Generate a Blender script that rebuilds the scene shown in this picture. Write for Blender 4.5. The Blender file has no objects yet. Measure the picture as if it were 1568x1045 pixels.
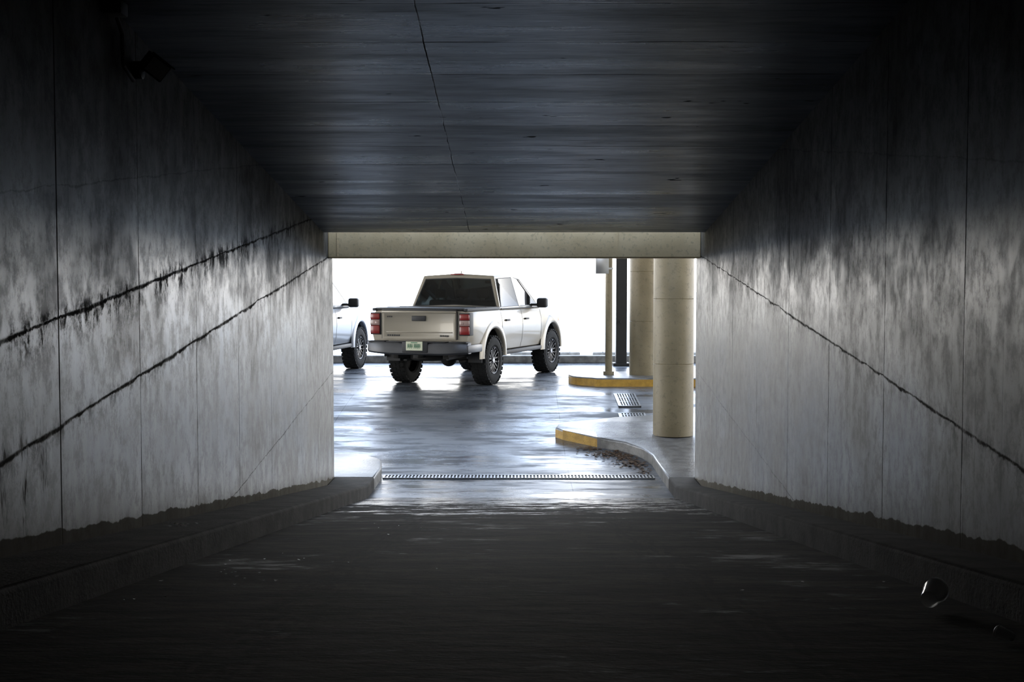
import bpy, bmesh, math, random
from mathutils import Vector, Matrix
random.seed(7)
S = bpy.context.scene
COL = S.collection
R = math.radians

# ------------------------------------------------------------------ node helpers
class NT:
    def __init__(s, name):
        s.m = bpy.data.materials.new(name); s.m.use_nodes = True
        s.t = s.m.node_tree; s.n = s.t.nodes; s.l = s.t.links
        s.p = s.n['Principled BSDF']
        s.tc = s.n.new('ShaderNodeTexCoord')
        s._sep = None
    def link(s, a, b): s.l.new(a, b)
    def sock(s, inp, v):
        if isinstance(v, (int, float)): inp.default_value = v
        elif isinstance(v, (tuple, list)):
            inp.default_value = tuple(v) + ((1,) if len(v) == 3 and inp.type == 'RGBA' else ())
        else: s.link(v, inp)
    def math(s, op, a, b=0.0, c=None, clamp=False):
        n = s.n.new('ShaderNodeMath'); n.operation = op; n.use_clamp = clamp
        s.sock(n.inputs[0], a); s.sock(n.inputs[1], b)
        if c is not None: s.sock(n.inputs[2], c)
        return n.outputs[0]
    def xyz(s):
        if not s._sep:
            n = s.n.new('ShaderNodeSeparateXYZ'); s.link(s.tc.outputs['Object'], n.inputs[0]); s._sep = n
        return s._sep.outputs
    def noise(s, scale=1, stretch=(1, 1, 1), detail=3, rough=.55, dist=0):
        mp = s.n.new('ShaderNodeMapping'); mp.inputs['Scale'].default_value = stretch
        s.link(s.tc.outputs['Object'], mp.inputs[0])
        n = s.n.new('ShaderNodeTexNoise'); n.inputs['Scale'].default_value = scale
        n.inputs['Detail'].default_value = detail; n.inputs['Roughness'].default_value = rough
        n.inputs['Distortion'].default_value = dist
        s.link(mp.outputs[0], n.inputs['Vector']); return n.outputs[0]
    def white(s, v):
        n = s.n.new('ShaderNodeTexWhiteNoise'); n.noise_dimensions = '1D'; s.link(v, n.inputs['W']); return n.outputs[0]
    def mr(s, v, a, b, c=0.0, d=1.0, smooth=True):
        n = s.n.new('ShaderNodeMapRange'); n.interpolation_type = 'SMOOTHSTEP' if smooth else 'LINEAR'
        s.sock(n.inputs[0], v)
        for i, k in enumerate((a, b, c, d)): s.sock(n.inputs[i + 1], k)
        return n.outputs[0]
    def mix(s, f, a, b, mode='MIX'):
        n = s.n.new('ShaderNodeMix'); n.data_type = 'RGBA'; n.blend_type = mode
        s.sock(n.inputs[0], f); s.sock(n.inputs[6], a); s.sock(n.inputs[7], b)
        return n.outputs[2]
    def line(s, d, c, w, soft=0.3):
        a = s.math('ABSOLUTE', s.math('SUBTRACT', d, c))
        lo = s.math('MULTIPLY', w, soft) if not isinstance(w, (int, float)) else w * soft
        return s.mr(a, lo, w, 1.0, 0.0)
    def bump(s, h, dist=.01, strength=1.0):
        n = s.n.new('ShaderNodeBump'); n.inputs['Distance'].default_value = dist
        n.inputs['Strength'].default_value = strength
        s.link(h, n.inputs['Height']); s.link(n.outputs[0], s.p.inputs['Normal'])
    def set(s, **k):
        for a, v in k.items():
            s.sock(s.p.inputs[a.replace('_', ' ')], v)
        return s.m

def simple(name, col, rough=.5, metal=0, noise_amt=.12, nscale=6, coat=0, trans=0, emis=None, spec=None):
    t = NT(name)
    n = t.noise(nscale, detail=1)
    f = t.mr(n, .3, .7, 1 - noise_amt, 1.0)
    cc = t.n.new('ShaderNodeVectorMath'); cc.operation = 'SCALE'
    cc.inputs[0].default_value = col
    t.link(f, cc.inputs['Scale'])
    t.link(cc.outputs[0], t.p.inputs['Base Color'])
    t.set(Roughness=rough, Metallic=metal)
    t.p.inputs['Coat Weight'].default_value = coat
    t.p.inputs['Coat Roughness'].default_value = .06
    t.p.inputs['Transmission Weight'].default_value = trans
    if spec is not None: t.p.inputs['Specular IOR Level'].default_value = spec
    return t.m

# ------------------------------------------------------------------ terrain
SL = .131; YE = 13.6
def g(y):
    t = min(1, max(0, (y - 15.2) / 6.8)); return .53 * (3 * t * t - 2 * t ** 3)
def H(y):
    return SL * (YE - y) if y < YE else g(y)

# ------------------------------------------------------------------ materials
def wall_mat(name, lines, y0, stain_c, seed):
    t = NT(name); x, y, z = t.xyz()
    n1 = t.noise(2.4 + seed * .13, (1, 1, 1), 6, .78)
    streak = t.noise(1.0, (1, 5, .6), 3, .6)
    fine = t.noise(9, (1, 1, .7), 6, .80)
    big = t.noise(1.1, (1, 1, .8), 4, .65)
    dd = t.math('SUBTRACT', z, t.math('MULTIPLY', y, .1155))
    d = t.math('ADD', dd, t.math('MULTIPLY', t.math('SUBTRACT', n1, .5), .07))
    base = t.mix(t.mr(streak, .36, .66), (.135, .128, .112), (.25, .238, .208))
    base = t.mix(t.mr(fine, .44, .62, 0, .7), base, (.06, .056, .049))
    base = t.mix(t.mr(big, .42, .60, 0, .55), base, (.105, .102, .098))
    fr = t.math('FRACT', t.math('MULTIPLY', t.math('SUBTRACT', y, y0), 1 / .305))
    bl = t.line(fr, .5, .02)
    fj = t.math('FRACT', t.math('ADD', t.math('MULTIPLY', t.math('SUBTRACT', y, y0), 1 / 1.22), .5))
    jl = t.line(fj, .5, .007, .3)
    dark = t.math('MULTIPLY', bl, t.mr(big, .44, .60, 0, .35))
    dark = t.math('MAXIMUM', dark, t.math('MULTIPLY', jl, t.mr(n1, .35, .6, .25, .85)))
    if stain_c: dark = t.math('MAXIMUM', dark, t.math('MULTIPLY', t.line(y, y0, .012, .3), .9))
    wv = t.mr(n1, .35, .65, .55, 1.5)
    lm = t.mr(fine, .34, .54, .6, 1)
    drip = t.noise(1.0, (1, 6, 1.3), 5, .78)
    blot = t.mr(t.math('ADD', t.math('MULTIPLY', fine, .5), t.math('MULTIPLY', drip, .5)), .43, .58, 0, 1)
    for c, w, k in lines:
        li = t.line(d, c, t.math('MULTIPLY', wv, w), .12)
        dark = t.math('MAXIMUM', dark, t.math('MULTIPLY', li, t.math('MULTIPLY', k, lm)))
    # smeared grime around the cold joints
    for c, dn_, up_, amt in ((lines[0][0], .15, .07, .60 if stain_c else .45),) + (((stain_c, .24, .12, .85),) if stain_c else ()):
        up = t.mr(d, c - dn_, c - .01, 0, 1); dn = t.mr(d, c + .01, c + up_, 1, 0)
        dark = t.math('MAXIMUM', dark, t.math('MULTIPLY', t.math('MULTIPLY', up, dn), t.math('MULTIPLY', blot, amt)))
    if stain_c:
        m2 = t.math('MULTIPLY', t.mr(y, 5.75, 5.45, 0, 1), t.mr(drip, .50, .60, 0, .8))
        dark = t.math('MAXIMUM', dark, t.math('MULTIPLY', m2, t.mr(z, 2.0, 1.6, 0, 1)))
    dark = t.math('MAXIMUM', dark, t.mr(drip, .64, .72, 0, .55))
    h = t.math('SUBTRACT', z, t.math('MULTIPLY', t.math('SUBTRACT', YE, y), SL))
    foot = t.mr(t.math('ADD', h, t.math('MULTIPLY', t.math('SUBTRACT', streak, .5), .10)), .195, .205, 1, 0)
    # shade painted into the upper wall: colour and gloss drop towards the ceiling
    top_shade = t.mr(t.math('ADD', h, t.math('MULTIPLY', t.math('SUBTRACT', big, .5), .5)), 1.35, 2.6, 0, 1)
    col = t.mix(t.math('MULTIPLY', top_shade, .55), base, (.05, .049, .048))
    col = t.mix(dark, col, (.020, .018, .015))
    col = t.mix(t.math('MULTIPLY', foot, .7), col, (.09, .078, .055))
    rg = t.math('ADD', t.mr(fine, .38, .62, .31, .44), t.mr(big, .42, .62, 0, .12))
    rg = t.math('ADD', rg, t.math('MULTIPLY', top_shade, .15))
    rg = t.math('MAXIMUM', rg, t.math('MULTIPLY', t.math('MAXIMUM', dark, foot), .9))
    t.set(Base_Color=col, Roughness=rg)
    sp_ = t.mr(t.math('MAXIMUM', dark, t.math('MULTIPLY', foot, .8)), 0, 1, .95, .12)
    sp_ = t.math('MULTIPLY', sp_, t.mr(fine, .44, .64, 1, .72))
    t.link(t.math('MULTIPLY', sp_, t.mr(top_shade, 0, 1, 1, .55)), t.p.inputs['Specular IOR Level'])
    t.p.inputs['Specular Tint'].default_value = (1, .965, .91, 1)
    t.link(rg, t.p.inputs['Coat Roughness'])
    t.link(t.math('MULTIPLY', t.mr(t.math('MAXIMUM', dark, foot), 0, .6, .22, 0), t.mr(top_shade, 0, 1, 1, .2)), t.p.inputs['Coat Weight'])
    hh = t.math('SUBTRACT', t.math('ADD', t.math('MULTIPLY', fine, .16), t.math('MULTIPLY', streak, .28)), t.math('MULTIPLY', jl, .8))
    t.bump(hh, .007, .5)
    return t.m

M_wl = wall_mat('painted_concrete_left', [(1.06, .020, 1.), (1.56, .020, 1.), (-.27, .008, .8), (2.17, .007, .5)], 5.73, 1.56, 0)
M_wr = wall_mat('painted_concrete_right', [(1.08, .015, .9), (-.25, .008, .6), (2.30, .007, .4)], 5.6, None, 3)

def ceil_mat():
    t = NT('ceiling_concrete'); x, y, z = t.xyz()
    s1 = t.noise(1.0, (.6, 4, 1), 4, .65); s2 = t.noise(1.0, (2.2, 20, 1), 4, .75); b = t.noise(1.3, (1, 1.6, 1), 4)
    yy = t.math('MULTIPLY', y, 1 / .62)
    fr = t.math('FRACT', yy); bl = t.line(fr, .5, .014)
    rnd = t.white(t.math('FLOOR', t.math('ADD', yy, .5)))
    xs = t.math('ADD', x, t.math('MULTIPLY', t.math('SUBTRACT', b, .5), .03))
    sm = t.line(xs, -.55, .006)
    col = t.mix(t.mr(s1, .35, .65), (.052, .060, .080), (.09, .108, .145))
    col = t.mix(t.mr(s2, .52, .68, 0, .6), col, (.026, .029, .036))
    dk = t.math('MAXIMUM', t.math('MULTIPLY', bl, t.mr(b, .4, .6, .0, .7)), t.math('MULTIPLY', sm, t.mr(b, .35, .6, .2, .8)))
    blob = t.mr(t.noise(3.2, (1, 2.5, 1), 3), .68, .74, 0, .8)
    dk = t.math('MAXIMUM', dk, blob)
    edge = t.mr(t.math('ABSOLUTE', t.math('ADD', x, .07)), 1.2, 2.1, 0, 1)
    col = t.mix(dk, col, (.010, .010, .012))
    rg = t.math('ADD', t.mr(s1, .3, .7, .38, .19), t.math('MULTIPLY', rnd, .10))
    rg = t.math('MAXIMUM', t.math('ADD', rg, t.math('MULTIPLY', edge, .15)), dk)
    t.set(Base_Color=col, Roughness=rg)
    inv = t.math('MULTIPLY', t.math('SUBTRACT', 1.0, dk), t.mr(s2, .45, .68, 1, .6))
    t.link(inv, t.p.inputs['Specular IOR Level'])
    t.link(t.math('MULTIPLY', inv, .38), t.p.inputs['Coat Weight']); t.link(rg, t.p.inputs['Coat Roughness'])
    t.p.inputs['Specular Tint'].default_value = (.68, .83, 1, 1)
    hh = t.math('SUBTRACT', t.math('ADD', t.math('MULTIPLY', s1, .7), t.math('MULTIPLY', s2, .22)), t.math('ADD', t.math('MULTIPLY', bl, .2), t.math('MULTIPLY', sm, .3)))
    t.bump(hh, .012, .55)
    return t.m
M_ceil = ceil_mat()

def ramp_mat():
    t = NT('ramp_concrete'); x, y, z = t.xyz()
    s1 = t.noise(1.0, (1.1, 3, 1), 6, .72); s2 = t.noise(7.0, (.8, 1.6, 1), 4, .75); b = t.noise(1.3, (.8, 1, 1), 4, .7)
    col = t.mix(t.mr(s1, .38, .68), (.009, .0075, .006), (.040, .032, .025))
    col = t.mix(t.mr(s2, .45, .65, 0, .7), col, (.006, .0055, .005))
    tm = t.mr(t.noise(26, (1, .1, 1), 1), .4, .6, .1, .6)
    for cx in (-.78, .82):
        tr = t.math('MULTIPLY', t.line(t.math('ADD', x, t.math('MULTIPLY', y, .01)), cx, .18, .4), tm)
        col = t.mix(tr, col, (.004, .004, .004))
    mixn = t.math('ADD', t.math('MULTIPLY', s1, .55), t.math('MULTIPLY', s2, .45))
    lo = t.mr(y, 8.5, 13.4, .60, .40, smooth=False)
    wet = t.mr(t.math('SUBTRACT', mixn, lo), 0, .10, 0, 1)
    wet = t.math('MULTIPLY', wet, t.mr(y, 7.5, 12.0, .3, 1))
    pud = t.mr(t.math('ADD', t.math('MULTIPLY', b, .6), t.math('MULTIPLY', s2, .4)), .53, .64, 0, .40)
    wet = t.math('MAXIMUM', wet, pud)
    t.set(Base_Color=col, Roughness=t.mr(wet, 0, 1, .85, .24))
    t.link(t.mr(wet, 0, 1, .08, .6), t.p.inputs['Specular IOR Level'])
    t.p.inputs['Specular Tint'].default_value = (.90, .95, 1, 1)
    t.bump(t.math('ADD', t.math('MULTIPLY', s2, .7), t.math('MULTIPLY', s1, .5)), .012, .7)
    return t.m
M_ramp = ramp_mat()

def road_mat():
    t = NT('wet_road_concrete'); x, y, z = t.xyz()
    s1 = t.noise(1.0, (.45, 1.2, 1), 4, .6); s2 = t.noise(14, (1, 1, 1), 3, .7)
    s3 = t.noise(1.0, (1.0, 4, 1), 5, .72)
    col = t.mix(t.mr(s1, .35, .65), (.07, .078, .092), (.15, .158, .175))
    col = t.mix(t.mr(s3, .46, .62, 0, .5), col, (.045, .05, .06))
    fx = t.math('FRACT', t.math('MULTIPLY', t.math('ADD', x, 1.1), 1 / 3.4)); jl = t.line(fx, .5, .003)
    fy = t.math('FRACT', t.math('MULTIPLY', t.math('ADD', y, .5), 1 / 3.1)); jl = t.math('MAXIMUM', jl, t.line(fy, .5, .004))
    col = t.mix(t.math('MULTIPLY', jl, .7), col, (.01, .01, .01))
    rr = t.math('ADD', t.mr(s1, .38, .62, .16, .36), t.mr(s3, .44, .64, 0, .22))
    t.set(Base_Color=col, Roughness=rr)
    t.p.inputs['Specular Tint'].default_value = (.66, .82, 1, 1)
    t.link(t.mr(s3, .42, .64, .48, .26), t.p.inputs['Specular IOR Level'])
    t.bump(t.math('ADD', t.math('MULTIPLY', s2, .10), t.math('MULTIPLY', s1, .8)), .010, .45)
    return t.m
M_road = road_mat()

def conc(name, c1, c2, rough=.7, sc=5, bump=.004):
    t = NT(name); a = t.noise(sc, (1, 1, 1), 4, .65); b = t.noise(sc * 8, (1, 1, 1), 2, .7)
    col = t.mix(t.mr(a, .35, .65), c1, c2); col = t.mix(t.mr(b, .5, .75, 0, .5), col, tuple(v * .5 for v in c1))
    t.set(Base_Color=col, Roughness=rough)
    t.bump(t.math('ADD', a, b), bump, .7); return t.m
M_walk = conc('sidewalk_concrete_wet', (.12, .122, .125), (.23, .235, .24), .30)
M_curb = conc('curb_concrete', (.10, .096, .088), (.20, .195, .18), .6)
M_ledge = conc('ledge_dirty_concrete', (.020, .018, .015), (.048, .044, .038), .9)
M_yel = conc('yellow_curb_paint', (.36, .20, .02), (.50, .29, .035), .5, 9)
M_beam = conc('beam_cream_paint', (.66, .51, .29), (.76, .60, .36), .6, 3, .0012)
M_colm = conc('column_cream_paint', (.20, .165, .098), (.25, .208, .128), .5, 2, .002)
M_fac = conc('facade_concrete', (.42, .40, .35), (.55, .52, .46), .8)
M_lot = conc('lot_light_concrete', (.60, .60, .58), (.70, .70, .68), .8, 1)
M_steel = simple('galvanised_steel', (.55, .57, .60), .30, .9)
M_dark = simple('dark_void', (.012, .012, .012), .8)
M_metalblk = simple('black_powder_coat', (.02, .02, .022), .4, .3)

# ------------------------------------------------------------------ mesh helpers
def obj_from_bm(bm, name, mats=(), parent=None, smooth=None):
    me = bpy.data.meshes.new(name); bm.normal_update(); bm.to_mesh(me); bm.free()
    for m in mats: me.materials.append(m)
    o = bpy.data.objects.new(name, me); COL.objects.link(o)
    if parent: o.parent = parent
    if smooth is not None:
        for p in me.polygons: p.use_smooth = True
        me.set_sharp_from_angle(angle=R(smooth))
    return o

def merge(bm, t, mi=0, M=None):
    if M is not None: bmesh.ops.transform(t, matrix=M, verts=t.verts)
    vm = {}
    for v in t.verts: vm[v] = bm.verts.new(v.co)
    for f in t.faces:
        try:
            nf = bm.faces.new([vm[v] for v in f.verts]); nf.material_index = mi if mi is not None else f.material_index
        except ValueError: pass
    t.free()

def add_box(bm, x0, x1, y0, y1, z0, z1, mi=0, bev=0, seg=2, M=None):
    t = bmesh.new()
    bmesh.ops.create_cube(t, size=1)
    for v in t.verts:
        v.co = Vector(((x0 + x1) / 2 + v.co.x * (x1 - x0), (y0 + y1) / 2 + v.co.y * (y1 - y0), (z0 + z1) / 2 + v.co.z * (z1 - z0)))
    if bev: bmesh.ops.bevel(t, geom=t.edges[:] , offset=bev, segments=seg, profile=.5, affect='EDGES')
    merge(bm, t, mi, M)

def add_cyl(bm, p0, p1, r, mi=0, seg=24, r2=None, bev=0):
    p0 = Vector(p0); p1 = Vector(p1); d = p1 - p0
    t = bmesh.new()
    bmesh.ops.create_cone(t, cap_ends=True, segments=seg, radius1=r, radius2=r if r2 is None else r2, depth=d.length)
    if bev:
        es = [e for e in t.edges if len(e.link_faces) == 2 and any(len(f.verts) > 4 for f in e.link_faces)]
        bmesh.ops.bevel(t, geom=es, offset=bev, segments=2, profile=.5, affect='EDGES')
    q = Vector((0, 0, 1)).rotation_difference(d.normalized()).to_matrix().to_4x4()
    merge(bm, t, mi, Matrix.Translation((p0 + p1) / 2) @ q)

def add_revolve(bm, prof, center, axis='X', seg=48, mi=0, mi_f=None):
    rings = []
    for k in range(seg):
        th = 2 * math.pi * k / seg; c, s_ = math.cos(th), math.sin(th)
        ring = []
        for a, r in prof:
            if axis == 'X': co = (a, r * c, r * s_)
            else: co = (r * c, r * s_, a)
            ring.append(bm.verts.new(Vector(co) + Vector(center)))
        rings.append(ring)
    for k in range(seg):
        A = rings[k]; B = rings[(k + 1) % seg]
        for i in range(len(prof) - 1):
            f = bm.faces.new((A[i], B[i], B[i + 1], A[i + 1])); f.material_index = mi_f(i) if mi_f else mi

def slab(name, poly, h, mats, skirt=.5, curbw=.0, yel=None, xcuts=()):
    bm = bmesh.new()
    f = bm.faces.new([bm.verts.new((x, y, 0)) for x, y in poly])
    bm.normal_update()
    if f.normal.z < 0: f.normal_flip()
    if curbw:
        bmesh.ops.inset_region(bm, faces=[f], thickness=curbw)
        for ff in bm.faces: ff.material_index = 1
        f.material_index = 0
    ys = [p[1] for p in poly]
    cuts = [YE] if min(ys) < YE < max(ys) else []
    y = math.ceil(min(ys))
    while y < max(ys):
        if y >= 15: cuts += [y, y + .5]
        y += 1
    for c in cuts:
        bmesh.ops.bisect_plane(bm, geom=bm.verts[:] + bm.edges[:] + bm.faces[:], plane_co=(0, c, 0), plane_no=(0, 1, 0))
    for c in xcuts:
        bmesh.ops.bisect_plane(bm, geom=bm.verts[:] + bm.edges[:] + bm.faces[:], plane_co=(c, 0, 0), plane_no=(1, 0, 0))
    edges = [e for e in bm.edges if len(e.link_faces) == 1]
    r = bmesh.ops.extrude_edge_only(bm, edges=edges)
    low = set(v for v in r['geom'] if isinstance(v, bmesh.types.BMVert))
    for v in bm.verts:
        if v in low: v.co.z = H(v.co.y) - skirt
        else: v.co.z = H(v.co.y) + h
    for e in r['geom']:
        if isinstance(e, bmesh.types.BMFace): e.material_index = 1
    if yel:
        for ff in bm.faces:
            c = ff.calc_center_median()
            if ff.material_index == 1 and yel(c): ff.material_index = 2
    bm.normal_update()
    top = [e for e in bm.edges if len(e.link_faces) == 2 and all(v not in low for v in e.verts)
           and min(abs(x_.normal.z) for x_ in e.link_faces) < .3 and max(abs(x_.normal.z) for x_ in e.link_faces) > .7]
    bmesh.ops.bevel(bm, geom=top, offset=.025, segments=3, profile=.5, affect='EDGES')
    bmesh.ops.recalc_face_normals(bm, faces=bm.faces)
    return obj_from_bm(bm, name, mats, smooth=40)

def arc(cx, cy, r, a0, a1, n=8):
    return [(cx + r * math.cos(R(a0 + (a1 - a0) * i / n)), cy + r * math.sin(R(a0 + (a1 - a0) * i / n))) for i in range(n + 1)]

# ------------------------------------------------------------------ tunnel shell
XL, XR = -2.14, 2.00
YB = -9.0; YX = 14.15; YBM = 13.57; ZD = 5.4
def ceilz(y): return 2.4 + 2.29 - SL * y
def wall(name, xa, xb, mat):
    bm = bmesh.new()
    prof = [(YB, H(YB) - .6), (YE, -.6), (YX, -.6), (YX, ZD), (YBM, ZD), (YB, ceilz(YB) + .8)]
    A = [bm.verts.new((xa, y, z)) for y, z in prof]; B = [bm.verts.new((xb, y, z)) for y, z in prof]
    bm.faces.new(A); bm.faces.new(B[::-1])
    for i in range(len(prof)):
        j = (i + 1) % len(prof); bm.faces.new((A[i], B[i], B[j], A[j]))
    bmesh.ops.recalc_face_normals(bm, faces=bm.faces)
    return obj_from_bm(bm, name, [mat])
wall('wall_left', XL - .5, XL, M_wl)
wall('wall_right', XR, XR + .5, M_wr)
# ceiling stops short of the portal beam: gap added to light its face
bm = bmesh.new()
YC = 13.50
pts = [(YB, ceilz(YB)), (YC, ceilz(YC)), (YC, ceilz(YC) + .3), (YB, ceilz(YB) + .3)]
A = [bm.verts.new((XL, y, z)) for y, z in pts]; B = [bm.verts.new((XR, y, z)) for y, z in pts]
bm.faces.new(A); bm.faces.new(B[::-1])
for i in range(4): bm.faces.new((A[i], B[i], B[(i + 1) % 4], A[(i + 1) % 4]))
bmesh.ops.recalc_face_normals(bm, faces=bm.faces)
obj_from_bm(bm, 'ceiling', [M_ceil])
bm = bmesh.new(); add_box(bm, XL - .5, XR + .5, YB - .3, YB, H(YB) - .6, ceilz(YB) + .8)
obj_from_bm(bm, 'wall_back', [M_fac])
# portal beam
bm = bmesh.new(); add_box(bm, XL, XR, 13.80, YX, 2.648, 3.35, bev=.012)
for xx in (XL + .10, XR - .93):
    add_box(bm, xx, xx + .012, 13.796, 13.81, 2.66, 3.0)
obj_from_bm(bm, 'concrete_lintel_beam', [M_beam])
bm = bmesh.new()
add_box(bm, -14, XL - .5, YX - .4, YX, -.6, ZD)
add_box(bm, XR + .5, 14, YX - .4, YX, -.6, ZD)
obj_from_bm(bm, 'wall_facade', [M_fac])
# ramp floor
bm = bmesh.new()
ys = [YB + i * (YE - YB) / 24 for i in range(25)]
rows = [[bm.verts.new((x, y, H(y))) for x in (XL, 0, XR)] for y in ys]
for a, b in zip(rows, rows[1:]):
    for i in range(2): bm.faces.new((a[i], a[i + 1], b[i + 1], b[i]))
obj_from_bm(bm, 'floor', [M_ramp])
bm = bmesh.new()
ys = [YE + i * .3 for i in range(48)] + [28.25]
xs = [-14, -7, 0, 7, 14]
rows = [[bm.verts.new((x, y, H(y))) for x in xs] for y in ys]
for a, b in zip(rows, rows[1:]):
    for i in range(4): bm.faces.new((a[i], a[i + 1], b[i + 1], b[i]))
obj_from_bm(bm, 'parking_lot_ground', [M_road], smooth=60)
bm = bmesh.new(); add_box(bm, -120, 120, 28.25, 200, .2, .53)
obj_from_bm(bm, 'open_lot_ground', [M_lot])
bm = bmesh.new(); add_box(bm, -14, 14, 28.0, 28.22, .53, .70, bev=.02)
obj_from_bm(bm, 'perimeter_curb', [M_curb])

LE = -1.68; RE = 1.70
slab('raised_ledge', [(XL, YB), (LE, YB), (LE, YX), (XL, YX)], .14, [M_ledge, M_ledge], curbw=.14)
slab('raised_ledge', [(RE, YB), (XR, YB), (XR, YX), (RE, YX)], .14, [M_ledge, M_ledge], curbw=.10)
slab('sidewalk', [(LE, YX), (LE, 14.9)] + arc(-2.35, 15.35, .62, 0, 90, 8)[0:] + [(-4, 16.1), (-13, 16.3), (-13, YX)], .14, [M_walk, M_curb, M_yel], curbw=.14)
nose = [(RE, 15.9), (1.62, 16.35), (1.42, 16.75), (1.06, 17.05), (.60, 17.50)]
slab('sidewalk', [(RE, YX)] + nose + [(.50, 17.66), (.54, 17.86), (.72, 18.0), (1.4, 18.35), (2.4, 18.6), (13, 18.8), (13, YX)],
     .14, [M_walk, M_curb, M_yel], curbw=.14, yel=lambda c: c.x < 1.06, xcuts=(1.06,))
slab('curb_island', [(1.35, 21.8), (9, 21.8), (9, 23.4), (1.6, 23.4)] + arc(1.65, 22.6, .78, 100, 240, 8)[0:], .15, [M_walk, M_curb, M_yel], curbw=.15,
     yel=lambda c: True)

# parking deck above the forecourt
bm = bmesh.new(); add_box(bm, -14, 14, YX, 27.0, ZD, ZD + .4)
obj_from_bm(bm, 'ceiling_deck', [M_fac])

# ------------------------------------------------------------------ columns and posts
def column(name, x, y, r, top):
    bm = bmesh.new(); z0 = H(y) + .13
    prof = [(z0, 0.001), (z0, r)]
    for zz in (1.0, 1.9, 2.8):
        prof += [(z0 + zz - .006, r), (z0 + zz, r - .005), (z0 + zz + .006, r)]
    prof += [(top, r), (top, 0.001)]
    add_revolve(bm, prof, (x, y, 0), 'Z', 48)
    bmesh.ops.recalc_face_normals(bm, faces=bm.faces)
    return obj_from_bm(bm, name, [M_colm], smooth=30)
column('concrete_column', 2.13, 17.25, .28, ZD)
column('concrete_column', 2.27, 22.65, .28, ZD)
bm = bmesh.new()
zi = H(22.6) + .15
add_cyl(bm, (1.61, 22.6, zi), (1.61, 22.6, ZD), .065, 0, 20)
add_cyl(bm, (1.61, 22.6, zi), (1.61, 22.6, zi + .06), .10, 0, 20)
add_box(bm, 1.36, 1.60, 22.50, 22.52, 2.52, 3.0, 1, .004)
add_box(bm, 1.54, 1.68, 22.52, 22.58, 2.6, 2.63, 1)
obj_from_bm(bm, 'sign_post', [M_colm, M_steel], smooth=40)
bm = bmesh.new()
add_box(bm, 2.08, 2.32, 27.0, 27.25, .53, ZD, 0, .01)
add_box(bm, 2.02, 2.38, 26.95, 27.3, .53, .60, 0, .01)
add_cyl(bm, (2.2, 26.98, 1.5), (2.2, 26.9, 1.5), .03, 0, 12)
obj_from_bm(bm, 'gate_post', [M_metalblk])
for i, xx in enumerate((-1.4, .6, 2.6, 4.7)):
    bm = bmesh.new()
    add_box(bm, xx - .85, xx + .85, 30.0, 30.18, .53, .66, 0, .03)
    for q in (-.6, .6): add_cyl(bm, (xx + q, 30.09, .65), (xx + q, 30.09, .67), .02, 0, 10)
    obj_from_bm(bm, 'wheel_stop', [M_curb])

# ------------------------------------------------------------------ drains
bm = bmesh.new()
x0, x1 = -1.66, 1.62; yc = 15.02
add_box(bm, x0, x1, yc - .13, yc - .105, -.02, .014); add_box(bm, x0, x1, yc + .105, yc + .13, -.02, .014)
n = 78
for i in range(n + 1):
    xx = x0 + (x1 - x0) * i / n
    add_box(bm, xx - .009, xx + .009, yc - .105, yc + .105, -.02, .012)
add_box(bm, x0, x1, yc - .008, yc + .008, -.02, .0125)
add_box(bm, x0, x1, yc - .1, yc + .1, -.01, .001, 1)
obj_from_bm(bm, 'trench_drain_grate', [M_steel, M_dark])
def grate(x, y, w, l, rot):
    bm = bmesh.new()
    sl = (H(y + .1) - H(y - .1)) / .2
    add_box(bm, -w / 2, w / 2, -l / 2, -l / 2 + .03, 0, .014); add_box(bm, -w / 2, w / 2, l / 2 - .03, l / 2, 0, .014)
    add_box(bm, -w / 2, -w / 2 + .03, -l / 2, l / 2, 0, .014); add_box(bm, w / 2 - .03, w / 2, -l / 2, l / 2, 0, .014)
    k = int(w / .05)
    for i in range(k):
        xx = -w / 2 + .03 + i * (w - .06) / k; add_box(bm, xx, xx + .024, -l / 2 + .03, l / 2 - .03, 0, .012)
    for q in (-.17, .17): add_box(bm, -w / 2, w / 2, q * l - .012, q * l + .012, 0, .013)
    add_box(bm, -w / 2, w / 2, -l / 2, l / 2, -.01, .002, 1)
    o = obj_from_bm(bm, 'storm_drain_grate', [M_steel, M_dark])
    o.location = (x, y, H(y) + .006); o.rotation_euler = (math.atan(sl), 0, rot)
grate(1.74, 20.2, .36, 1.1, 0); grate(1.72, 18.95, .42, .45, 0)

# ------------------------------------------------------------------ pickup truck
def glass_mat(name='tinted_glass', col=(.20, .23, .23), ior=1.45):
    t = NT(name)
    tr = t.n.new('ShaderNodeBsdfTransparent'); tr.inputs[0].default_value = (*col, 1)
    gl = t.n.new('ShaderNodeBsdfGlossy'); gl.inputs['Roughness'].default_value = .04
    lw = t.n.new('ShaderNodeFresnel'); lw.inputs[0].default_value = ior
    mx = t.n.new('ShaderNodeMixShader')
    t.link(lw.outputs[0], mx.inputs[0]); t.link(tr.outputs[0], mx.inputs[1]); t.link(gl.outputs[0], mx.inputs[2])
    t.link(mx.outputs[0], t.n['Material Output'].inputs[0]); return t.m
M_glass = glass_mat()
M_plast = simple('black_plastic', (.018, .018, .020), .6)
M_rub = simple('tyre_rubber', (.013, .013, .013), .85, 0, .3, 20, spec=.25)
M_rim = simple('black_alloy', (.012, .012, .013), .45, 0)
M_mach = simple('machined_alloy', (.4, .4, .42), .3, .9)
M_red = simple('tail_light_red', (.20, .010, .009), .2, 0, .1, 6, .3)
M_clear = simple('lens_clear', (.30, .20, .18), .2, 0, .1, 8, .3)
M_bump = simple('bumper_grey', (.06, .062, .068), .38, .4, .15)
M_int = simple('interior_fabric', (.02, .02, .022), .9)
M_und = simple('underbody', (.015, .014, .013), .8)
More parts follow.
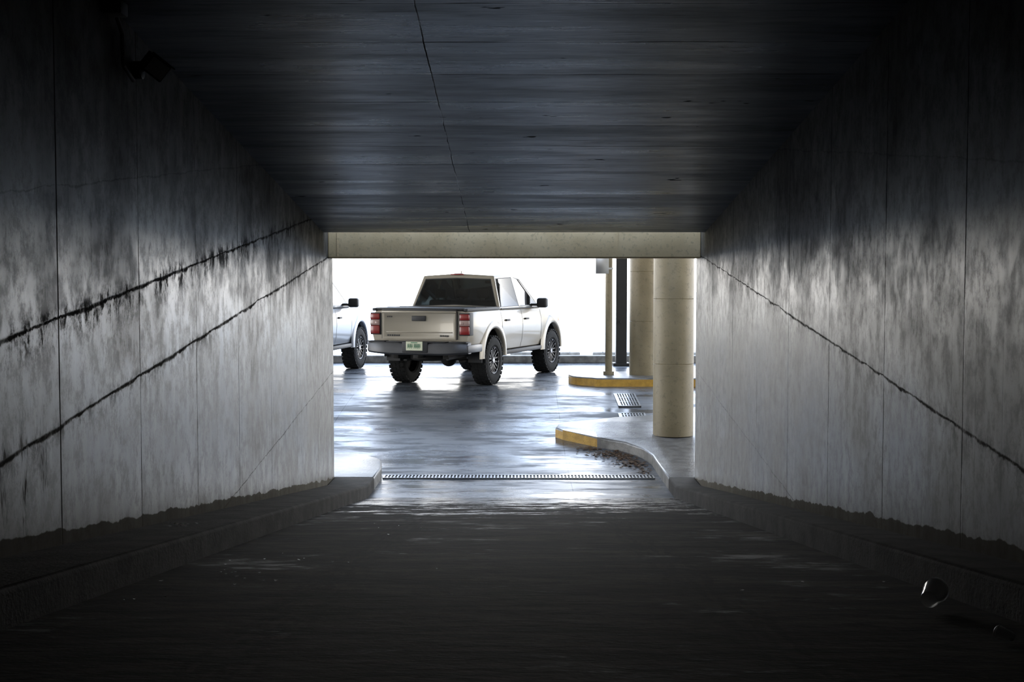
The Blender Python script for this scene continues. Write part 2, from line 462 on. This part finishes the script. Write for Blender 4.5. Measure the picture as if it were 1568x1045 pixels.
M_plate = simple('plate_cream', (.60, .62, .45), .4)
M_pgreen = simple('plate_green', (.03, .16, .08), .5)
M_orange = simple('amber_lens', (.7, .2, .02), .2, 0, .1, 8, 1)

def half(w, zb, zt):
    return [(0, zb), (w - .14, zb), (w - .05, zb + .04), (w - .005, zb + .20), (w + .012, (zb + zt) / 2 + .02), (w + .010, zt - .24), (w - .008, zt - .15), (w - .03, zt - .05), (w - .06, zt - .012), (w - .10, zt), (w - .3, zt + .012), (0, zt + .025)]

def loft(bm, secs, mi=0):
    rings = []
    for s, w, zb, zt in secs:
        h = half(w, zb, zt)
        pts = h + [(-x, z) for x, z in h[-2:0:-1]]
        rings.append([bm.verts.new((x, s, z)) for x, z in pts])
    n = len(rings[0])
    for a, b in zip(rings, rings[1:]):
        for i in range(n):
            j = (i + 1) % n; f = bm.faces.new((a[i], a[j], b[j], b[i])); f.material_index = mi
    for rg, fl in ((rings[0], 1), (rings[-1], 0)):
        f = bm.faces.new(rg[::-1] if fl else rg); f.material_index = mi

def build_wheel(parent, name, x, y, side, R0=.445, W=.30, steer=0):
    bm = bmesh.new(); hw = W / 2; r_in = .245
    prof = [(-hw + .03, r_in), (-hw + .005, r_in + .03), (-hw, r_in + .09), (-hw + .01, R0 - .05), (-hw + .035, R0 - .015), (-hw + .07, R0 - .008),
            (hw - .07, R0 - .008), (hw - .035, R0 - .015), (hw - .01, R0 - .05), (hw, r_in + .09), (hw - .005, r_in + .03), (hw - .03, r_in)]
    add_revolve(bm, prof, (0, 0, 0), 'X', 56, 0)
    for k in range(30):
        for row, (xa, xb, off) in enumerate(((-hw + .005, -hw + .075, 0), (-hw + .085, -.01, .5), (.01, hw - .085, 0), (hw - .075, hw - .005, .5))):
            th = 2 * math.pi * (k + off) / 30
            M = Matrix.Rotation(th, 4, 'X')
            add_box(bm, xa, xb, -.030, .030, R0 - .03, R0 - (.004 if row in (0, 3) else 0), 0, 0, 1, M)
    s = side
    add_revolve(bm, [(s * (hw - .03), r_in + .004), (s * (hw - .012), r_in - .002), (s * (hw - .02), r_in - .018), (s * (hw - .10), r_in - .03), (s * (-hw + .03), r_in - .02)], (0, 0, 0), 'X', 48, 1)
    add_cyl(bm, (s * -.02, 0, 0), (s * .0, 0, 0), .21, 3, 32)
    add_cyl(bm, (s * .0, 0, 0), (s * (hw - .035), 0, 0), .062, 1, 24, None, .006)
    add_cyl(bm, (s * (hw - .036), 0, 0), (s * (hw - .022), 0, 0), .038, 2, 24)
    for k in range(8):
        M = Matrix.Rotation(2 * math.pi * k / 8, 4, 'X')
        for dy in (-.022, .022):
            t = bmesh.new(); bmesh.ops.create_cube(t, size=1)
            for v in t.verts:
                zz = .04 if v.co.z < 0 else .232
                yy = dy * (1 if v.co.z < 0 else 1.9) + v.co.y * .024
                xx = s * ((hw - .045 if v.co.z < 0 else hw - .03) + (v.co.x - .5) * .035)
                v.co = Vector((xx, yy, zz))
            merge(bm, t, 1, M)
        add_cyl(bm, M @ Vector((s * (hw - .03), .032, .215)), M @ Vector((s * (hw - .014), .032, .215)), .010, 2, 8)
    for k in range(6):
        a = 2 * math.pi * k / 6
        add_cyl(bm, (s * (hw - .05), .05 * math.cos(a), .05 * math.sin(a)), (s * (hw - .026), .05 * math.cos(a), .05 * math.sin(a)), .008, 2, 8)
    bmesh.ops.recalc_face_normals(bm, faces=bm.faces)
    o = obj_from_bm(bm, name, [M_rub, M_rim, M_mach, M_und], parent, 35)
    o.location = (x, y, R0); o.rotation_euler = (0, 0, steer)
    return o

def build_truck(root_name, paint, loc, yaw, lift=.05):
    root = bpy.data.objects.new(root_name, None); COL.objects.link(root)
    root.empty_display_size = .3
    AX = (1.22, 4.47); WZ = .45; WR = .51
    bm = bmesh.new()
    secs = [(.08, .905, .64, 1.27), (.14, .925, .60, 1.285), (.6, .93, .56, 1.29), (1.56, .93, .52, 1.29), (1.60, .93, .50, 1.29), (2.7, .93, .50, 1.285), (3.7, .93, .50, 1.28),
            (3.95, .93, .50, 1.275), (4.3, .92, .50, 1.255), (4.7, .91, .50, 1.215), (5.0, .885, .50, 1.16), (5.18, .85, .50, 1.09), (5.28, .79, .50, .98), (5.33, .73, .54, .86)]
    loft(bm, secs)
    bmesh.ops.recalc_face_normals(bm, faces=bm.faces)
    body = obj_from_bm(bm, 'body', [paint, M_und], root)
    cb = bmesh.new()
    for ay in AX:
        for sd in (-1, 1):
            add_cyl(cb, (sd * .50, ay, WZ), (sd * 1.25, ay, WZ), WR, 1, 48)
            add_box(cb, min(sd * .50, sd * 1.25), max(sd * .50, sd * 1.25), ay - WR + .004, ay + WR - .004, -.2, WZ, 1)
    bmesh.ops.recalc_face_normals(cb, faces=cb.faces)
    cut = obj_from_bm(cb, 'cut', [paint, M_und])
    md = body.modifiers.new('b', 'BOOLEAN'); md.object = cut; md.operation = 'DIFFERENCE'; md.solver = 'EXACT'; md.use_self = True
    dg = bpy.context.evaluated_depsgraph_get(); dg.update()
    me = bpy.data.meshes.new_from_object(body.evaluated_get(dg))
    body.modifiers.clear(); body.data = me
    bpy.data.objects.remove(cut)
    for p in me.polygons: p.use_smooth = True
    me.set_sharp_from_angle(angle=R(32))
    # fender flares: soft bulge blending into the side
    bm = bmesh.new()
    for ay in AX:
        for sd in (-1, 1):
            prof = [(.86, WR - .01), (.945, WR - .012), (.960, WR + .004), (.963, WR + .03), (.957, WR + .075), (.942, WR + .12), (.915, WR + .15)]
            n = 28; prev = None
            for k in range(n + 1):
                th = R(-2 + 184 * k / n)
                ring = [bm.verts.new((sd * px, ay + pr * math.cos(th), WZ + pr * math.sin(th))) for px, pr in prof]
                if prev:
                    for i in range(len(prof) - 1): bm.faces.new((prev[i], ring[i], ring[i + 1], prev[i + 1]))
                prev = ring
    bmesh.ops.recalc_face_normals(bm, faces=bm.faces)
    obj_from_bm(bm, 'fender_flares', [paint], root, 60)
    # cab greenhouse
    bm = bmesh.new(); V = lambda x, y, z: bm.verts.new((x, y, z))
    zb, zt, zc = 1.275, 1.885, 1.925
    b = {}; tt = {}
    for sd in (-1, 1):
        b[sd] = [V(sd * .885, 1.62, zb), V(sd * .885, 2.72, zb), V(sd * .86, 3.92, zb)]
        tt[sd] = [V(sd * .70, 1.79, zt), V(sd * .715, 2.66, zt + .02), V(sd * .68, 3.16, zt - .01)]
    c = [V(0, 1.76, zc), V(0, 2.66, zc + .025), V(0, 3.20, zc)]
    bc = V(0, 1.585, zb); fc = V(0, 4.02, zb)
    glass = []
    for sd in (-1, 1):
        glass.append(bm.faces.new((b[sd][0], b[sd][1], tt[sd][1], tt[sd][0])))
        glass.append(bm.faces.new((b[sd][1], b[sd][2], tt[sd][2], tt[sd][1])))
        for i in range(2): bm.faces.new((tt[sd][i], tt[sd][i + 1], c[i + 1], c[i]))
    rear = bm.faces.new((b[-1][0], bc, b[1][0], tt[1][0], c[0], tt[-1][0]))
    front = bm.faces.new((b[-1][2], fc, b[1][2], tt[1][2], c[2], tt[-1][2]))
    bmesh.ops.recalc_face_normals(bm, faces=bm.faces)
    if c[1].link_faces[0].normal.z < 0: bmesh.ops.reverse_faces(bm, faces=bm.faces)
    allg = glass + [rear, front]
    bmesh.ops.inset_individual(bm, faces=glass, thickness=.062)
    bmesh.ops.inset_individual(bm, faces=[rear, front], thickness=.075)
    r = bmesh.ops.inset_individual(bm, faces=allg, thickness=.018, depth=-.004)
    for f in r['faces']: f.material_index = 2
    for f in allg: f.material_index = 1
    cab = obj_from_bm(bm, 'cab', [paint, M_glass, M_plast], root, 40)
    bv = cab.modifiers.new('bev', 'BEVEL'); bv.width = .055; bv.segments = 4; bv.limit_method = 'ANGLE'; bv.angle_limit = R(28)
    # black details
    bm = bmesh.new()
    add_box(bm, -.85, .85, .07, 1.60, 1.285, 1.325, 0, .012)
    add_box(bm, -.90, -.83, .06, 1.60, 1.27, 1.318, 0, .010); add_box(bm, .83, .90, .06, 1.60, 1.27, 1.318, 0, .010)
    for sy in (.55, 1.05): add_box(bm, -.85, .85, sy, sy + .015, 1.32, 1.332, 0)
    for sy in (1.615, 2.70, 3.78):
        h = [p for p in half(.93, .50, 1.285)][2:9]
        for sd in (-1, 1):
            for (xa, za), (xb, zb2) in zip(h, h[1:]):
                bm.faces.new([bm.verts.new(v) for v in ((sd * (xa + .002), sy, za), (sd * (xa + .002), sy + .014, za), (sd * (xb + .002), sy + .014, zb2), (sd * (xb + .002), sy, zb2))])
    for sd in (-1, 1):
        for sy in (1.78, 2.82):
            a, b_ = sorted((sd * .925, sd * .965)); add_box(bm, a, b_, sy, sy + .20, 1.055, 1.09, 0, .008)
        a, b_ = sorted((sd * .87, sd * .902)); add_box(bm, a, b_, 1.68, 3.85, 1.272, 1.292, 0)
        a, b_ = sorted((sd * .80, sd * .93)); add_box(bm, a, b_, 1.80, 3.90, .44, .52, 0, .02)
        a, b_ = sorted((sd * .97, sd * 1.18)); add_box(bm, a, b_, 3.38, 3.53, 1.27, 1.46, 0, .045, 3)
        a, b_ = sorted((sd * .84, sd * 1.0)); add_box(bm, a, b_, 3.43, 3.50, 1.30, 1.35, 0, .012)
        a, b_ = sorted((sd * .66, sd * .92)); add_box(bm, a, b_, .66, .675, .36, .70, 0)
    add_box(bm, -.13, .13, .018, .05, 1.10, 1.19, 0, .010)
    add_box(bm, -.70, .70, .03, .10, 1.275, 1.30, 0, .008)
    add_box(bm, -.52, .52, 5.28, 5.36, .80, 1.02, 0, .02)
    add_box(bm, -.70, .70, 5.25, 5.34, .52, .64, 0, .02)
    add_box(bm, -.06, .06, 1.735, 1.80, 1.895, 1.93, 0, .006)
    obj_from_bm(bm, 'black_trim', [M_plast], root, 40)
    # tailgate
    bm = bmesh.new()
    t = bmesh.new(); bmesh.ops.create_cube(t, size=1)
    for v in t.verts: v.co = Vector((v.co.x * 1.40, .065 + v.co.y * .07, 1.025 + v.co.z * .49))
    t.faces.ensure_lookup_table(); bk = min(t.faces, key=lambda f: f.calc_center_median().y)
    bmesh.ops.inset_individual(t, faces=[bk], thickness=.055); bmesh.ops.inset_individual(t, faces=[bk], thickness=.025, depth=-.012)
    bmesh.ops.bevel(t, geom=[e for e in t.edges if e.calc_face_angle(0) > 1.2], offset=.012, segments=2, affect='EDGES')
    merge(bm, t, 0)
    add_box(bm, -.62, .62, .028, .045, .90, .915, 0, .004)
    add_box(bm, -.70, .70, .008, .09, 1.235, 1.278, 0, .014)
    for i in range(6): add_box(bm, -.60 + i * .042, -.575 + i * .042, .030, .044, .835, .862, 1)
    for i in range(4): add_box(bm, .40 + i * .042, .425 + i * .042, .030, .044, .835, .860, 1)
    for i in range(3): add_box(bm, -.60 + i * .035, -.58 + i * .035, .030, .044, 1.16, 1.185, 1)
    add_box(bm, -.71, -.70, .045, .09, .79, 1.27, 1); add_box(bm, .70, .71, .045, .09, .79, 1.27, 1)
    obj_from_bm(bm, 'tailgate', [paint, M_plast], root, 35)
    # tail lamps
    bm = bmesh.new()
    for sd in (-1, 1):
        a, b_ = sorted((sd * .755, sd * .935))
        add_box(bm, a, b_, .035, .24, 1.12, 1.225, 0, .018)
        add_box(bm, a, b_, .035, .24, 1.02, 1.118, 1, .012)
        add_box(bm, a, b_, .035, .24, .87, 1.018, 0, .018)
        add_box(bm, *sorted((sd * .77, sd * .84)), .028, .10, 1.04, 1.09, 1, .01)
        add_box(bm, *sorted((sd * .74, sd * .94)), .06, .23, .855, 1.24, 2, .01)
    add_box(bm, -.13, .13, 1.722, 1.76, 1.900, 1.925, 0, .005)
    obj_from_bm(bm, 'tail_lights', [M_red, M_clear, M_plast], root, 40)
    bm = bmesh.new()
    for sd in (-1, 1):
        add_box(bm, *sorted((sd * .55, sd * .84)), 5.02, 5.25, .92, 1.05, 0, .03)
        add_box(bm, *sorted((sd * .82, sd * .88)), 4.98, 5.14, .95, 1.04, 1, .02)
    obj_from_bm(bm, 'head_lights', [M_clear, M_orange], root, 40)
    # rear bumper
    bm = bmesh.new()
    n = 16; prev = None
    for k in range(n + 1):
        x = -.94 + 1.88 * k / n; ax = abs(x)
        yo = -.13 + (.10 * max(0, (ax - .62) / .32) ** 2)
        ztop = .735 if ax > .30 else .715; zbt = .52 + .03 * max(0, (ax - .5) / .44)
        pr = [(.12, zbt), (yo + .03, zbt), (yo, zbt + .03), (yo, ztop - .03), (yo + .02, ztop), (.12, ztop)]
        ring = [bm.verts.new((x, py, pz)) for py, pz in pr]
        if prev:
            for i in range(len(pr)):
                j = (i + 1) % len(pr); bm.faces.new((prev[i], ring[i], ring[j], prev[j]))
        else: bm.faces.new(ring)
        prev = ring
    bm.faces.new(prev[::-1])
    add_box(bm, -.55, .55, -.12, .10, .735, .752, 1, .005)
    add_box(bm, -.93, -.60, -.08, .10, .735, .755, 1, .005); add_box(bm, .60, .93, -.08, .10, .735, .755, 1, .005)
    add_box(bm, -.24, .24, -.145, -.10, .56, .75, 1, .015)
    for sd in (-1, 1): add_box(bm, *sorted((sd * .90, sd * .955)), -.04, .62, .56, .70, 0, .025)
    bmesh.ops.recalc_face_normals(bm, faces=bm.faces)
    obj_from_bm(bm, 'rear_bumper', [M_bump, M_plast], root, 35)
    bm = bmesh.new()
    add_box(bm, -.155, .155, -.158, -.148, .60, .755, 0, .004)
    xs = -.125
    for wch in (.030, .030, .030, 0, .028, .028, .028, .028):
        if wch:
            add_box(bm, xs, xs + .008, -.161, -.157, .635, .715, 1); add_box(bm, xs + wch - .010, xs + wch - .003, -.161, -.157, .65, .715, 1)
            add_box(bm, xs, xs + wch - .004, -.161, -.157, .67, .682, 1)
            xs += wch + .004
        else: xs += .018
    add_box(bm, -.06, .06, -.161, -.157, .728, .742, 1)
    obj_from_bm(bm, 'license_plate', [M_plate, M_pgreen], root)
    # chassis
    bm = bmesh.new()
    for sd in (-1, 1):
        add_box(bm, *sorted((sd * .42, sd * .52)), .1, 5.1, .44, .60, 0, .01)
        for ay in AX: add_cyl(bm, (sd * .48, ay - .1, .40), (sd * .46, ay - .16, .78), .035, 1, 12)
        add_box(bm, *sorted((sd * .50, sd * .57)), .62, 1.8, .36, .395, 0, .005)
    for ay in AX:
        add_cyl(bm, (-.72, ay, .40), (.72, ay, .40), .045, 0, 16)
    t = bmesh.new(); bmesh.ops.create_uvsphere(t, u_segments=16, v_segments=12, radius=.15); merge(bm, t, 0, Matrix.Translation((.05, 1.22, .39)))
    add_box(bm, -.5, .5, .15, 5.0, .52, .60, 0)
    add_cyl(bm, (.50, .12, .46), (.50, 1.0, .48), .035, 1, 16); add_box(bm, -.05, .05, -.10, .2, .46, .52, 0, .01)
    add_revolve(bm, [(.40, .12), (.40, .30), (.43, .35), (.52, .35), (.55, .30), (.55, .12)], (0, .52, 0), 'Z', 32)
    obj_from_bm(bm, 'chassis', [M_und, M_bump], root, 40)
    # interior
    bm = bmesh.new()
    for sy, sx in ((2.95, .38), (2.95, -.38), (2.0, .42), (2.0, -.42), (2.0, 0)):
        add_box(bm, sx - .24, sx + .24, sy - .09, sy + .07, .9, 1.44, 0, .05, 3)
        add_box(bm, sx - .12, sx + .12, sy - .08, sy + .02, 1.47, 1.64, 0, .04, 3)
        add_cyl(bm, (sx - .05, sy - .03, 1.4), (sx - .05, sy - .03, 1.5), .008, 0, 8); add_cyl(bm, (sx + .05, sy - .03, 1.4), (sx + .05, sy - .03, 1.5), .008, 0, 8)
    add_box(bm, -.80, .80, 3.55, 3.95, 1.2, 1.33, 0, .03)
    add_box(bm, -.06, .06, 3.28, 3.31, 1.74, 1.80, 0, .01)
    obj_from_bm(bm, 'interior', [M_int], root, 40)
    bm = bmesh.new(); t = bmesh.new(); bmesh.ops.create_cone(t, cap_ends=True, segments=8, radius1=.05, radius2=.006, depth=.09)
    for v in t.verts: v.co.x *= .35
    merge(bm, t, 0, Matrix.Translation((0, 1.95, 1.965)))
    obj_from_bm(bm, 'roof_antenna', [paint], root)
    for ch in root.children: ch.location.z = lift
    build_wheel(root, 'wheel_rear_right', .80, AX[0], 1); build_wheel(root, 'wheel_rear_left', -.80, AX[0], -1)
    build_wheel(root, 'wheel_front_right', .80, AX[1], 1, steer=R(-3)); build_wheel(root, 'wheel_front_left', -.80, AX[1], -1, steer=R(-3))
    root.location = loc; root.rotation_euler = (0, 0, yaw)
    return root

P1 = simple('truck_paint_champagne', (.255, .228, .18), .38, .2, .03, 3, .4)
P2 = simple('truck_paint_silver', (.17, .18, .20), .38, .3, .03, 3, .35)
a = R(20); r_ = Vector((math.cos(a), -math.sin(a), 0))
base = Vector((-.89, 21.0, 0)) - r_ * .93
build_truck('pickup_truck', P1, (base.x, base.y, .53), -a, .07)
a2 = R(8); f2 = Vector((math.sin(a2), math.cos(a2), 0)); r2 = Vector((math.cos(a2), -math.sin(a2), 0))
base2 = Vector((-3.48, 26.3, 0)) - r2 * .85 - f2 * 4.47
build_truck('pickup_truck', P2, (base2.x, base2.y, .53), -a2, .05)

# ------------------------------------------------------------------ wall flood light with conduit
bm = bmesh.new()
cy = 6.92; czz = ceilz(cy)
add_box(bm, XL, XL + .10, 6.40, 6.52, ceilz(6.45) - .08, ceilz(6.52), 2, .01)
pts = [Vector((XL + .04, 6.5, ceilz(6.5) - .06)), Vector((XL + .04, 6.60, ceilz(6.6) - .12)), Vector((XL + .03, 6.64, czz - .24)), Vector((XL + .04, 6.78, czz - .30))]
for p, q in zip(pts, pts[1:]): add_cyl(bm, p, q, .011, 2, 10)
add_cyl(bm, (XL, cy, czz - .22), (XL + .05, cy, czz - .22), .05, 0, 20, None, .006)
add_cyl(bm, (XL + .04, cy, czz - .22), (XL + .09, cy, czz - .20), .014, 0, 10)
M = Matrix.Translation((XL + .115, cy, czz - .20)) @ Matrix.Rotation(R(40), 4, 'Z') @ Matrix.Rotation(R(25), 4, 'X') @ Matrix.Rotation(R(30), 4, 'Y') @ Matrix.Scale(.78, 4)
add_box(bm, -.09, .09, -.045, .045, -.07, .07, 0, .012, 2, M)
for k in range(5): add_box(bm, -.07 + k * .033, -.06 + k * .033, .04, .07, -.06, .06, 0, 0, 2, M)
add_box(bm, -.075, .075, -.052, -.044, -.055, .055, 1, .003, 2, M)
add_box(bm, -.10, .10, -.07, -.04, .066, .078, 0, .003, 2, M)
obj_from_bm(bm, 'wall_flood_light', [M_metalblk, simple('lamp_glass', (.85, .85, .87), .3, 0), simple('grey_box', (.25, .25, .25), .5)], smooth=40)

# ------------------------------------------------------------------ plastic cups and litter
def cup(x, y, rot, sc=1):
    t = NT('clear_plastic')
    t.set(Roughness=.10); t.p.inputs['Base Color'].default_value = (.9, .9, .9, 1)
    tr = t.n.new('ShaderNodeBsdfTransparent'); tr.inputs[0].default_value = (.95, .95, .95, 1)
    lw = t.n.new('ShaderNodeLayerWeight'); lw.inputs[0].default_value = .35
    mx = t.n.new('ShaderNodeMixShader'); t.link(t.mr(lw.outputs['Facing'], 0, 1, .35, 1), mx.inputs[0])
    t.link(tr.outputs[0], mx.inputs[1]); t.link(t.p.outputs[0], mx.inputs[2]); t.link(mx.outputs[0], t.n['Material Output'].inputs[0])
    bm = bmesh.new()
    h, r0, r1 = .11, .032, .046
    prof = [(0, .002), (0, r0)] + [(h * k / 6, r0 + (r1 - r0) * k / 6 + (.0012 if k % 2 else 0)) for k in range(1, 7)] + [(h + .003, r1 + .004), (h + .006, r1 + .001)]
    add_revolve(bm, prof, (0, 0, 0), 'Z', 32)
    dome = [(h + .006, r1 + .004)] + [(h + .006 + .03 * math.sin(R(k * 15)), .006 + (r1 - .003) * math.cos(R(k * 15))) for k in range(0, 7)]
    add_revolve(bm, dome, (0, 0, 0), 'Z', 32)
    o = obj_from_bm(bm, 'plastic_cup', [t.m], smooth=40)
    o.scale = (sc,) * 3
    o.rotation_euler = (R(84), 0, rot); o.location = (x, y, H(y) + .053 * sc)
cup(1.47, 4.42, R(150), .95); cup(1.50, 3.74, R(215), .42)

def flakes(name, spots, mat, smin, smax, ledge=False, ok=None):
    bm = bmesh.new()
    for (cx, cy_, sx, sy, n) in spots:
        for _ in range(n):
            x = random.gauss(cx, sx); y = random.gauss(cy_, sy); s = random.uniform(smin, smax)
            if ok and not ok(x, y): continue
            zz = H(y) + (.145 if ledge else .006)
            k = random.randint(4, 6); ph = random.random() * 6
            vs = []
            tilt = random.uniform(-.4, .4)
            for i in range(k):
                an = ph + 2 * math.pi * i / k; rr = s * random.uniform(.5, 1.2)
                dx, dy = math.cos(an) * rr, math.sin(an) * rr
                vs.append(bm.verts.new((x + dx, y + dy, zz + abs(dx * tilt) + random.uniform(0, s * .35))))
            ce = bm.verts.new((x, y, zz + s * .3))
            for i in range(k): bm.faces.new((vs[i], vs[(i + 1) % k], ce))
    return obj_from_bm(bm, name, [mat])
M_paper = simple('scrap_paper', (.85, .85, .83), .6)
inroad = lambda x, y: LE + .03 < x < RE - .03
flakes('paper_litter', [(-1.3, 5.6, .12, .25, 12), (-1.15, 6.3, .2, .4, 8), (-1.0, 8.5, .25, 1.2, 5), (-1.45, 4.8, .06, .1, 3), (.9, 7, .5, 1.5, 3), (-.3, 6, .7, 1.5, 3)], M_paper, .004, .012, ok=inroad)
flakes('paper_litter', [(-1.93, 6.9, .05, .14, 18)], M_paper, .006, .018, ledge=True)
M_leaf = simple('dry_leaves', (.12, .065, .028), .8, 0, .5, 30)
def onroad(x, y):
    pts = [(RE, 14.2), (RE, 15.9), (1.62, 16.35), (1.42, 16.75), (1.06, 17.05), (.60, 17.50)]
    for (xa, ya), (xb, yb) in zip(pts, pts[1:]):
        if ya <= y <= yb: return x < xa + (xb - xa) * (y - ya) / (yb - ya) - .04
    return False
flakes('leaf_litter', [(1.45, 16.15, .12, .25, 200), (1.25, 16.6, .16, .16, 200), (1.55, 15.7, .06, .25, 60), (.95, 16.95, .10, .08, 40)], M_leaf, .015, .035, ok=onroad)

# ------------------------------------------------------------------ world
w = bpy.data.worlds.new('World'); S.world = w; w.use_nodes = True
nt = w.node_tree; bg = nt.nodes['Background']
tc = nt.nodes.new('ShaderNodeTexCoord'); sp = nt.nodes.new('ShaderNodeSeparateXYZ'); nt.links.new(tc.outputs['Generated'], sp.inputs[0])
cr = nt.nodes.new('ShaderNodeValToRGB'); nt.links.new(sp.outputs[2], cr.inputs[0])
cr.color_ramp.elements[0].position = .06; cr.color_ramp.elements[0].color = (1, .968, .91, 1)
cr.color_ramp.elements[1].position = .36; cr.color_ramp.elements[1].color = (.52, .64, .85, 1)
nt.links.new(cr.outputs[0], bg.inputs[0]); bg.inputs[1].default_value = 8.0

# ------------------------------------------------------------------ camera
cam = bpy.data.cameras.new('camera'); co = bpy.data.objects.new('camera', cam); COL.objects.link(co)
cam.sensor_width = 36; cam.lens = 43.62; cam.clip_start = .05; cam.clip_end = 500
co.location = (0, 0, 2.4)
co.rotation_euler = (R(90 - 2.80), 0, .0068)
S.camera = co
S.view_settings.view_transform = 'Standard'
S.view_settings.look = 'None'
S.view_settings.exposure = 0.0
